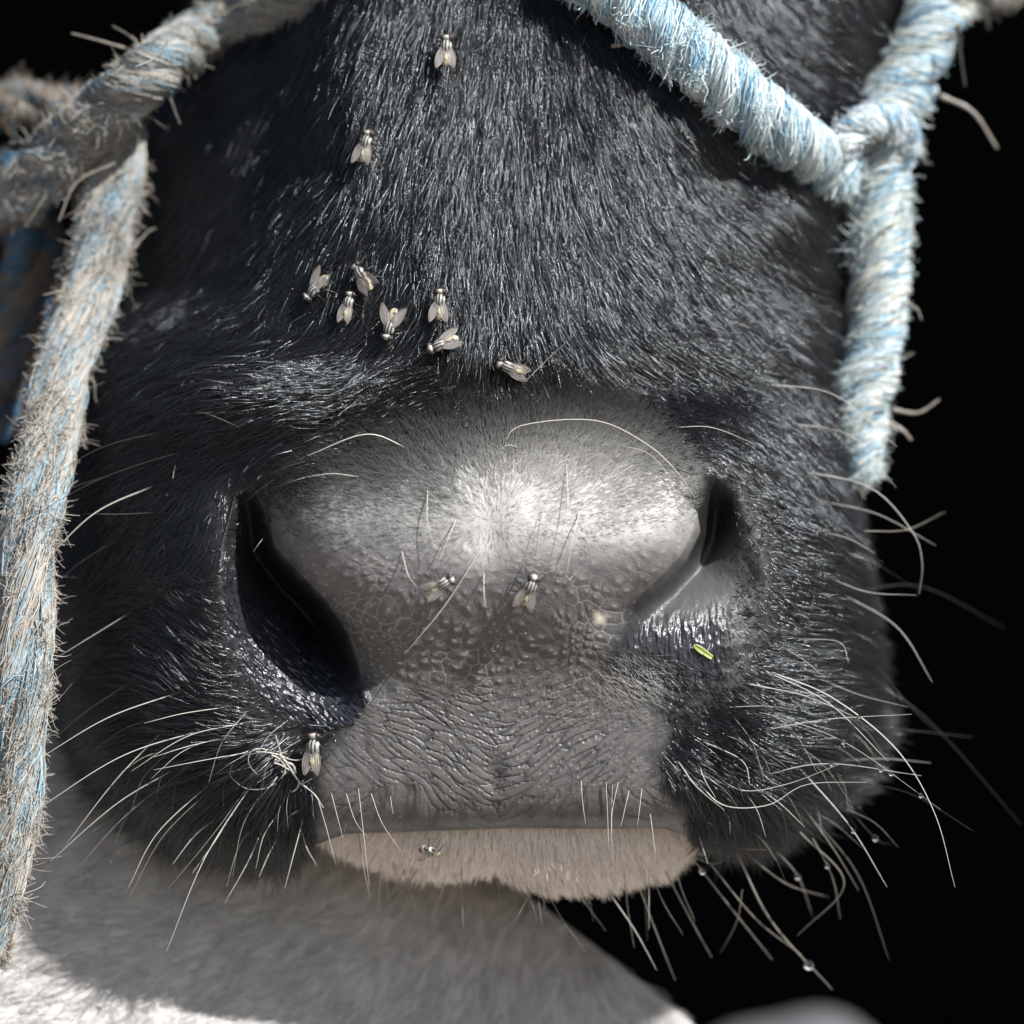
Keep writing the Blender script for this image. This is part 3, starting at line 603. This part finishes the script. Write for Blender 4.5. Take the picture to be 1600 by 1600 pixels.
# dust flakes caught in the hair
NFL = 520
idx = sample(NFL, pr); p, n, x, y = roots(idx)
p = p + n * S * rng.uniform(6, 20, (NFL, 1))
fv = []; ff = []
for k in range(NFL):
    r_ = S * rng.uniform(0.6, 1.7) * (1.6 if rng.random() < .1 else 1); e = rng.normal(0, 1, (2, 3)); e = unit(e) * r_
    b0 = len(fv); fv += [p[k] + e[0], p[k] + e[1] * .7, p[k] - e[0] * .8, p[k] - e[1]]; ff.append((b0, b0 + 1, b0 + 2, b0 + 3))
mesh_obj('dust_flakes', np.array(fv), ff, M['flake'], cow, False, kind='stuff')

# ------------------------------------------------------------------ the rope halter
halter = empty('rope_halter', 'frayed light blue and tan rope halter around the black muzzle', 'halter')
BLUE = np.array([0.19, 0.27, 0.315]); PALE = np.array([0.58, 0.62, 0.62]); TAN = np.array([0.33, 0.30, 0.26]); BRN = np.array([0.22, 0.17, 0.125]); DKB = np.array([0.06, 0.19, 0.33])
def rope(part, pts, radius, pitch, mix, fray=1.0, tuft=1.0, dens=1.0, strand_r=0.56, thr=0.12):
    """pts: (px, py, h, radius factor)"""
    root = bpy.data.objects.new(part, None); root.empty_display_size = 0.01; link(root, halter)
    q = spline(pts, 220); cen = W(q[:, 0], q[:, 1], q[:, 2]); Rf = q[:, 3] * radius * S
    seg = np.r_[0, np.cumsum(np.linalg.norm(np.diff(cen, axis=0), axis=1))] / S
    T = unit(np.gradient(cen, axis=0)); a = unit(np.cross(T, np.array([0.1, -0.2, 0.97]) if abs(T[:, 2]).mean() < .6 else np.array([0.97, -0.2, 0.1]))); b = np.cross(T, a)
    N_ = len(q); cols = [np.array(m) for m in mix]
    Fs, Fr, Fc = [], [], []
    for k in range(3):
        ph = 2 * np.pi * (seg / pitch + k / 3)
        sc_ = cen + (Rf * 0.5)[:, None] * (np.cos(ph)[:, None] * a + np.sin(ph)[:, None] * b)
        rs = Rf * strand_r * (1 + 0.06 * noise(seg, seg * 0 + k * 31, 40, 70))
        v, f = tube_geo(sc_, rs * 0.93, 18)
        o = mesh_obj('strand', v, f, M['fibre'], root)
        ang = np.tile(np.arange(18), N_); ss = np.repeat(seg, 18)
        m_ = fbm(ss * 0.5, ang * 22.0 + k * 200, 34, 71 + k); m2 = noise(ss * 0.15, ang * 40.0, 12, 75)
        c_ = np.where((m_ > thr)[:, None], cols[0], np.where((m_ > -0.25)[:, None], cols[1], cols[2])) * (0.75 + 0.2 * m2[:, None])
        set_col(o, 'col', c_)
        # yarn fibres laid along the strand
        sT = unit(np.gradient(sc_, axis=0)); sa = unit(np.cross(sT, T + 0.37 * a)); sb = np.cross(sT, sa)
        nf = int(seg[-1] * 2.6 * dens)
        i0 = rng.integers(0, N_ - 14, nf); ln = rng.integers(6, 14, nf); an = rng.uniform(0, 2 * np.pi, nf); tw = rng.normal(0.5, 0.5, nf)
        K = 8; t = np.linspace(0, 1, K)
        id_ = np.clip(i0[:, None] + t[None] * ln[:, None], 0, N_ - 1.001); i_ = id_.astype(int); fr_ = (id_ - i_)[..., None]
        L_ = lambda A_: A_[i_] * (1 - fr_) + A_[np.minimum(i_ + 1, N_ - 1)] * fr_
        aa = an[:, None] + tw[:, None] * t[None]
        off = 1.0 + 0.05 * rng.random(nf)[:, None] + (rng.random(nf)[:, None] ** 4) * 0.25 * np.sin(np.pi * t)[None]
        rr = (L_(rs[:, None]) * 0.96) * off[..., None]
        Pf = L_(sc_) + rr * (np.cos(aa)[..., None] * L_(sa) + np.sin(aa)[..., None] * L_(sb))
        Fs.append(Pf); Fr.append(S * rng.uniform(0.5, 1.3, (nf, 1)) * np.ones((1, K)))
        mm = fbm(seg[i0] * 0.5, an * 57 + k * 200, 34, 71 + k, 3) + rng.normal(0, 0.35, nf)
        cf = np.where((mm > thr)[:, None], cols[0], np.where((mm > -0.25)[:, None], cols[1], cols[2])) * rng.uniform(0.65, 1.2, (nf, 1))
        Fc.append(cf)
        # frayed ends standing off in tufts
        nt_ = int(seg[-1] * 3.4 * fray)
        ncl = max(3, int(seg[-1] / 34)); clc = rng.uniform(2, N_ - 3, ncl); cla = rng.uniform(0, 2 * np.pi, ncl)
        pick = rng.integers(0, ncl, nt_); loose = rng.random(nt_) < 0.12
        ic = np.clip(np.where(loose, rng.uniform(2, N_ - 3, nt_), clc[pick] + rng.normal(0, 2.4, nt_)), 0, N_ - 2).astype(int)
        an = np.where(loose, rng.uniform(0, 2 * np.pi, nt_), cla[pick] + rng.normal(0, 0.8, nt_))
        nrm = np.cos(an)[:, None] * sa[ic] + np.sin(an)[:, None] * sb[ic]
        base = sc_[ic] + nrm * (rs[ic] * 0.95)[:, None]
        lt = S * rng.gamma(2.2, 5.0, nt_) * tuft
        dr1 = unit(nrm * 0.55 + sT[ic] * rng.normal(0, 1.0, nt_)[:, None] + rng.normal(0, 0.5, (nt_, 3)))
        dr2 = unit(dr1 + rng.normal(0, 0.9, (nt_, 3)) + np.array([0, 0, -0.35]))
        t4 = np.linspace(0, 1, K)
        dr3 = unit(rng.normal(0, 1, (nt_, 3))); wv = rng.uniform(2, 6, nt_)
        Pt = base[:, None] + dr1[:, None] * (lt[:, None] * t4)[..., None] * 0.6 + dr2[:, None] * (lt[:, None] * t4 ** 2)[..., None] * 0.75 + dr3[:, None] * (lt[:, None] * 0.22 * np.sin(wv[:, None] * t4))[..., None]
        Fs.append(Pt); Fr.append(S * rng.uniform(0.35, 0.95, (nt_, 1)) * (1 - 0.5 * t4)[None])
        Fc.append(np.where((rng.random(nt_) < 0.78)[:, None], cols[1], cols[2]) * rng.uniform(0.8, 1.3, (nt_, 1)))
    hair_obj('fibres', np.concatenate(Fs), np.concatenate(Fr), M['fibre'], root, np.concatenate(Fc), kind='stuff')
    return root
hs_ = lambda x, y: float(hfun(np.array([float(x)]), np.array([float(y)]), True)[0])
MIXL = [BLUE * 0.9, TAN, PALE * 0.85]; MIXD = [DKB, BRN, TAN * 0.8]; MIXR = [BLUE, PALE * 1.1, PALE * 1.25]
rope('cheek_rope', [(192, 175, -430, .7), (178, 300, -400, 1), (150, 420, -350, 1), (108, 560, -270, 1), (72, 700, -180, 1.02), (46, 850, -110, 1.02), (36, 1000, -60, 1), (30, 1150, -40, 1), (16, 1300, -30, .85), (0, 1420, -30, .7), (-14, 1510, -30, .5)], 44, 900, [BLUE * 1.25, TAN * .95, TAN * 1.2], 2.0, 0.95)
rope('nose_rope', [(560, -75, hs_(560, -75) + 45, 1), (440, -5, hs_(440, 0) + 45, 1), (330, 50, hs_(340, 50) + 60, 1), (240, 110, -300, 1.02), (150, 185, -350, 1.1), (80, 255, -390, 1.1), (20, 330, -430, .9)], 43, 300, [TAN * .85, TAN * 1.15, BLUE], 1.5, 0.95)
rope('crown_rope', [(-60, 160, -560, 1), (20, 165, -550, 1), (90, 165, -540, .9), (140, 190, -530, .7)], 40, 260, [TAN * .6, BRN, BLUE * .7], 1.3)  # shade on this rope put into its darker fibre colours
rope('throat_rope', [(30, 235, -560, .9), (25, 300, -570, 1), (50, 380, -580, 1), (35, 480, -590, .9), (10, 580, -600, .8), (-20, 680, -600, .8)], 48, 420, [DKB * .8, BRN, BRN * .7], 1.0)
rope('nose_rope', [(880, -70, hs_(880, -60) + 50, 1), (960, -15, hs_(960, 0) + 50, 1), (1040, 52, hs_(1040, 50) + 55, 1), (1130, 130, hs_(1130, 130) + 50, 1), (1215, 200, hs_(1215, 200) + 52, 1), (1285, 255, -340, 1), (1325, 280, -370, .8)], 48, 190, [BLUE * np.array([1.1, 1.45, 1.7]), PALE * np.array([.85, .97, 1.02]), PALE * 1.25], 2.0, 0.8, thr=0.3)
rope('cheek_rope', [(1510, -60, -520, .95), (1465, 20, -500, .95), (1420, 120, -470, 1), (1378, 200, -440, 1.15), (1372, 300, -430, 1), (1374, 420, -425, 1), (1364, 540, -415, .95), (1342, 640, -405, 1), (1340, 710, -400, .85), (1348, 752, -400, .45)], 49, 240, [BLUE * np.array([1.1, 1.45, 1.7]), PALE * np.array([.9, .98, 1.0]), PALE * np.array([1.1, 1.0, .88])], 1.6, 0.8, thr=0.3)
rope('chin_rope', [(1330, 285, -500, 1), (1318, 400, -540, 1), (1312, 520, -560, 1), (1308, 640, -570, 1)], 30, 260, [DKB * 1.3, BLUE * .8, BLUE], 0.6, 0.6)
rope('knot', [(1300, 262, -330, .8), (1322, 215, -310, 1), (1362, 188, -330, 1), (1404, 200, -380, 1), (1412, 236, -420, 1), (1390, 268, -440, .9)], 27, 150, [BLUE * np.array([1.1, 1.45, 1.7]), PALE, PALE * 1.2], 1.4, 0.7, thr=0.3)
rope('rope_tail', [(1500, -40, -600, 1), (1555, 0, -610, 1), (1600, -35, -620, 1)], 26, 200, [BRN, TAN * .7, BLUE * .6], 1.2)
for pts, th_, m_ in [([(1470, 150, -470), (1520, 175, -470), (1558, 232, -480)], 6.5, 'brown_whisker'), ([(1395, 640, -400), (1435, 645, -400), (1468, 624, -400)], 5.5, 'brown_whisker'), ([(1390, 660, -400), (1410, 672, -395), (1424, 688, -400)], 6, 'brown_whisker'),
                     ([(1495, 40, -400), (1500, 80, -400), (1508, 135, -400)], 6, 'dark_whisker'), ([(195, 75, -310), (150, 62, -320), (112, 52, -330)], 4, 'brown_whisker'), ([(180, 255, -330), (120, 285, -330), (92, 345, -330)], 4, 'brown_whisker'),
                     ([(935, -10, hs_(935, 0) + 90), (928, 15, hs_(928, 15) + 60), (930, 38, hs_(930, 38) + 15)], 3, 'white_whisker'), ([(955, 72, hs_(955, 72) + 14), (985, 70, hs_(985, 70) + 20), (1010, 86, hs_(1010, 86) + 14)], 6, 'brown_whisker'),
                     ([(262, 65, -150), (240, 92, -160), (212, 104, -165)], 3, 'white_whisker'), ([(1400, 870 - 400, -390), (1430, 480, -385), (1440, 500, -385)], 3, 'brown_whisker')]:
    q = spline(pts, 12); pw = W(q[:, 0], q[:, 1], q[:, 2])
    tube('loose_yarn', pw, S * th_ * 0.65 * np.linspace(1, .5, 12) * (1 + .15 * np.sin(np.arange(12) * 2.1)), M[m_], halter, 7)

# ------------------------------------------------------------------ flies
def node_mat(name, build):
    m = bpy.data.materials.new(name); m.use_nodes = True; build(m.node_tree, m.node_tree.nodes['Principled BSDF']); return m
def stripes(nt, b):
    tc = nt.nodes.new('ShaderNodeTexCoord'); w = nt.nodes.new('ShaderNodeTexWave'); w.wave_type = 'BANDS'; w.bands_direction = 'X'
    w.inputs['Scale'].default_value = 0.062 / S / 1.0 * 1.0; w.inputs['Distortion'].default_value = 1.2; w.inputs['Detail Scale'].default_value = 900
    r = nt.nodes.new('ShaderNodeValToRGB'); r.color_ramp.elements[0].position = .32; r.color_ramp.elements[0].color = (.012, .012, .012, 1); r.color_ramp.elements[1].position = .5; r.color_ramp.elements[1].color = (.33, .325, .30, 1)
    nt.links.new(tc.outputs['Object'], w.inputs['Vector']); nt.links.new(w.outputs['Fac'], r.inputs[0]); nt.links.new(r.outputs[0], b.inputs['Base Color']); b.inputs['Roughness'].default_value = .45
def checks(nt, b):
    tc = nt.nodes.new('ShaderNodeTexCoord'); w = nt.nodes.new('ShaderNodeTexNoise'); w.inputs['Scale'].default_value = 0.09 / S; w.inputs['Detail'].default_value = 3
    r = nt.nodes.new('ShaderNodeValToRGB'); r.color_ramp.elements[0].position = .40; r.color_ramp.elements[0].color = (.05, .045, .035, 1); r.color_ramp.elements[1].position = .56; r.color_ramp.elements[1].color = (.48, .42, .28, 1)
    nt.links.new(tc.outputs['Object'], w.inputs['Vector']); nt.links.new(w.outputs['Fac'], r.inputs[0]); nt.links.new(r.outputs[0], b.inputs['Base Color']); b.inputs['Roughness'].default_value = .4
MF = {'thorax': node_mat('fly_thorax', stripes), 'abdomen': node_mat('fly_abdomen', checks), 'head': mat('fly_face', (.40, .38, .34), .5),
      'eye': mat('fly_eye', (.055, .035, .03), .3), 'black': mat('fly_leg', (.015, .014, .013), .4), 'vein': mat('wing_vein', (.16, .13, .10), .5),
      'wing': mat('wing_membrane', (.55, .52, .50), .28, .7, Alpha=.46, Coat_Weight=.5)}
def wing_mesh(sd, spread, lift):
    n = 16; t = np.linspace(0, 1, n); Lw = 38.0
    wid = 8.8 * np.sin(np.pi * t ** 0.62) ** 0.75 * (0.35 + 0.65 * t ** .5) + 0.4
    an = spread; ax = np.array([math.sin(an) * sd, -math.cos(an)]); px_ = np.array([math.cos(an) * sd, math.sin(an)])
    rows = []
    for e in (1.0, 0.5, 0.0, -0.55, -1.1):
        off = wid * e
        xy = np.array([3.5 * sd, 5.0])[None] + ax * (Lw * t)[:, None] + px_ * off[:, None]
        z = 6.5 + lift * Lw * t - 0.04 * off ** 2 * .3 + (0.5 * np.sin(t * 9 + e * 3)) * .5
        rows.append(np.c_[xy, z])
    V = np.array(rows)
    f = [(r * n + c, r * n + c + 1, (r + 1) * n + c + 1, (r + 1) * n + c) for r in range(4) for c in range(n - 1)]
    return V, f
def make_fly(spread=(0.28, 0.28), lift=0.0):
    P = {}
    P['thorax'] = ellipsoid_geo((0, 6, 1), (9.8, 11.5, 8.6), 18, 12)
    P['abdomen'] = ellipsoid_geo((0, -13, 0), (9.4, 14.0, 7.4), 18, 12)
    P['head'] = ellipsoid_geo((0, 21.0, 0), (8.4, 4.8, 7.0), 16, 10)
    out = []
    for nm in ('thorax', 'abdomen', 'head'): out.append((nm, None, *P[nm], MF[nm]))
    for sd in (-1, 1):
        out.append(('eye', 'head', *ellipsoid_geo((5.8 * sd, 21.6, 1.4), (4.4, 4.2, 5.6), 12, 9), MF['eye']))
        V, f = wing_mesh(sd, spread[0 if sd < 0 else 1], lift)
        out.append(('wing', None, V.reshape(-1, 3), f, MF['wing']))
        vv, vf = [], []; o_ = 0
        for r in range(5):
            tv, tf = tube_geo(V[r] + np.array([0, 0, .25]), .34 if r else .55, 4); vv.append(tv); vf.append(tf + o_); o_ += len(tv)
        out.append(('vein', 'wing%d' % sd, np.concatenate(vv), np.concatenate(vf), MF['vein']))
        for k, (yb, yo, xo) in enumerate(((12, 26, 15), (6, 5, 21), (1, -14, 20))):
            q = np.array([(4 * sd, yb, -4), ((xo * .6) * sd, (yb + yo) / 2, 3), (xo * sd, yo, -9), ((xo + 4) * sd, yo + (yo - yb) * .18, -15)], float)
            q = np.concatenate([np.linspace(q[i_], q[i_ + 1], 4)[:-1] for i_ in range(3)] + [q[3:]])
            out.append(('leg', None, *tube_geo(q, np.linspace(1.15, .5, len(q)), 5), MF['black']))
        out.append(('antenna', 'head', *tube_geo(np.array([(1.5 * sd, 24, 1), (2.2 * sd, 27, 0), (2.6 * sd, 28.5, -2)], float), .5, 4), MF['black']))
    bv, bf, o_ = [], [], 0       # bristles on the thorax and abdomen tip
    r2 = np.random.default_rng(3)
    for k in range(26):
        d_ = unit(np.array([r2.normal(0, .7), r2.normal(-.3, .5), abs(r2.normal(.8, .3))])); c_ = np.array([0, 6, 1]) if k < 16 else np.array([0, -16, 0]); e_ = np.array([8.6, 11, 8.]) if k < 16 else np.array([8, 11, 6.5])
        b_ = c_ + d_ * e_ * .95; tv, tf = tube_geo(np.array([b_, b_ + d_ * 2.2 + np.array([0, -1, 0]), b_ + d_ * 4 + np.array([0, -3, 0])]), .22, 3)
        bv.append(tv); bf.append(tf + o_); o_ += len(tv)
    out.append(('bristles', 'thorax', np.concatenate(bv), np.concatenate(bf), MF['black']))
    return out
def spawn(parts_cache, name, label, cat, group, mtx):
    root = empty(name, label, cat, group); root.matrix_world = mtx; made = {}
    for nm, par, me in parts_cache:
        o = bpy.data.objects.new(nm, me); C.objects.link(o)
        key = nm
        if nm == 'wing': key = 'wing%d' % (-1 if 'wing-1' not in made else 1)
        o.parent = made[par] if par else root
        made[key] = o
        if nm == 'bristles': o['kind'] = 'stuff'
    return root
def cache(parts):
    res = []
    for nm, par, v, f, m in parts:
        o = mesh_obj(nm, np.asarray(v) * S, np.asarray(f), m); res.append((nm, par, o.data)); bpy.data.objects.remove(o)
    return res
KINDS = {'closed': cache(make_fly((.14, .16))), 'half': cache(make_fly((.27, .30), .02)), 'open': cache(make_fly((.42, .50), .10)), 'askew': cache(make_fly((.10, .50), .06)), 'flying': cache(make_fly((1.15, 2.1), .12))}
FG = 'flies on the cow'
def fly(x, y, hx_, hy_, kind, lift, label, sc=1.0, roll=0.0, habs=None):
    xa, ya = np.array([float(x)]), np.array([float(y)])
    n = normal(xa, ya)[0]; h = float(hfun(xa, ya, True)[0]) if habs is None else habs
    p_ = W(x, y, h) + n * S * lift
    fwd = np.array([hx_, 0, -hy_]); fwd = unit(fwd - fwd.dot(n) * n); rt = np.cross(fwd, n)
    m = Matrix(((rt[0], fwd[0], n[0], p_[0]), (rt[1], fwd[1], n[1], p_[1]), (rt[2], fwd[2], n[2], p_[2]), (0, 0, 0, 1)))
    m = m @ Matrix.Rotation(roll, 4, 'Y') @ Matrix.Scale(sc, 4)
    return spawn(KINDS[kind], 'fly', label, 'fly', FG, m)
fly(700, 88, 0.02, -1, 'half', 28, 'fly sitting highest on the nose bridge, between the two nose ropes')
fly(582, 236, 0.16, -1, 'half', 28, 'lone fly midway up the bridge, below the topmost fly')
fly(505, 456, -.75, .68, 'askew', 26, 'fly at the outer end of the cluster, head down and away from the others', roll=.25)
fly(574, 438, -.55, -.8, 'askew', 26, 'fly with one wing askew, its pale abdomen bare, above a smaller fly', roll=-.3)
fly(551, 484, .18, -1, 'closed', 25, 'small fly tucked just under the askew-winged fly', .9)
fly(616, 512, -.28, 1, 'open', 25, 'fly facing downward with both wings spread in a V')
fly(690, 480, .06, -1, 'half', 27, 'fly facing up the bridge beside the downward-facing fly', .95)
fly(694, 540, -1, .38, 'half', 24, 'fly lying sideways with its head toward the fur swirl above the nose', roll=.25)
fly(797, 576, -1, -.42, 'closed', 24, 'fly nearest the long pale hair at the top edge of the nose', .95, roll=-.2)
fly(688, 908, .88, -.5, 'half', 17, 'fly on the grey nose pad facing the other pad fly', .95)
fly(826, 915, .36, -1, 'half', 17, 'fly on the grey nose pad with its wings parted over a pale abdomen', 1.05)
fly(497, 1176, .02, -1, 'closed', 20, 'large clear-winged fly at the mouth corner beside the dried saliva', 1.15)
fly(672, 1297, -.28, -1, 'flying', 34, 'fly with raised wings at the edge of the upper lip', .85)
midge_m = Matrix.Translation(Vector(W(936, 966, 420))) @ Matrix.Rotation(1.2, 4, 'X') @ Matrix.Rotation(.7, 4, 'Z') @ Matrix.Scale(.42, 4)
parts = [(a, b, v, f, (mat('midge_pale', (.55, .47, .34), .5) if a in ('thorax', 'abdomen', 'head') else m)) for a, b, v, f, m in make_fly((.9, .9), .2)]
spawn(cache(parts), 'midge', 'tiny blurred pale midge hovering in front of the nose pad', 'midge', None, midge_m)

# ------------------------------------------------------------------ small loose things
q = spline([(1084, 1008, 0), (1098, 1018, 0), (1113, 1028, 0)], 8)
hq = hfun(q[:, 0], q[:, 1]) + 9
pw = W(q[:, 0], q[:, 1], hq)
gw = np.array([.35, .8, 1, 1, .95, .85, .8, .65]) * 5.5 * S
gd = unit(pw[-1] - pw[0]); gs = unit(np.cross(gd, np.array([0, -1.0, 0.2]))); gn = np.cross(gs, gd); gn = gn * (-1 if gn[1] > 0 else 1)
gr = np.stack([pw - gs * gw[:, None], pw - gs * gw[:, None] * .5 - gn * .35 * gw[:, None], pw - gn * .55 * gw[:, None], pw + gs * gw[:, None] * .5 - gn * .3 * gw[:, None], pw + gs * gw[:, None],
               pw + gs * gw[:, None] * .45 - gn * .62 * gw[:, None], pw - gn * .85 * gw[:, None], pw - gs * gw[:, None] * .45 - gn * .62 * gw[:, None]], 1)
gi = np.arange(7)[:, None] * 8; gj = np.arange(8)[None]
gq = np.stack([gi + gj, gi + (gj + 1) % 8, gi + 8 + (gj + 1) % 8, gi + 8 + gj], -1).reshape(-1, 4)
gb = mesh_obj('grass_blade', gr.reshape(-1, 3), gq, M['grass_attr'], None, label='short bright green grass blade stuck in the wet nostril', category='grass')
gc = np.linspace(0, 1, 8)[:, None, None]; gcol = np.array([.12, .19, .025]) * (1 - gc) + np.array([.24, .26, .05]) * gc + 0 * np.zeros((8, 8, 1)); gcol[0] = (.25, .16, .05); gcol[:, 2] *= 1.25
set_col(gb, 'col', gcol.reshape(-1, 3))
sal = empty('dried_saliva', 'stringy dried saliva web stuck in the lip hair beside a fly', 'saliva')
def sal_t(pts, r0, r1):
    q = spline(pts, 14); h = hfun(q[:, 0], q[:, 1], True) + 20
    tube('string', W(q[:, 0], q[:, 1], h), S * np.linspace(r0, r1, 14) * (1 + .25 * np.sin(np.arange(14) * 1.9)), M['saliva'], sal, 6)
for a in [([(430, 1148), (436, 1168), (442, 1182), (462, 1188), (480, 1184)], 1.2, 1.0), ([(436, 1178), (450, 1196), (468, 1222), (490, 1240), (505, 1262)], 2.2, 1.0), ([(424, 1180), (436, 1186), (446, 1200), (440, 1216)], 1.6, 1.0), ([(468, 1222), (464, 1232), (456, 1238)], 2.0, .8),
          ([(428, 1192), (440, 1196), (456, 1206)], 1.6, 1.2), ([(400, 1174), (420, 1176), (438, 1180)], .8, 1.6), ([(440, 1182), (446, 1190), (458, 1196), (462, 1208)], 2.6, 1.6), ([(470, 1224), (478, 1222), (488, 1216)], 1.5, .7)]:
    sal_t(*a)
print('built', len(bpy.data.objects))
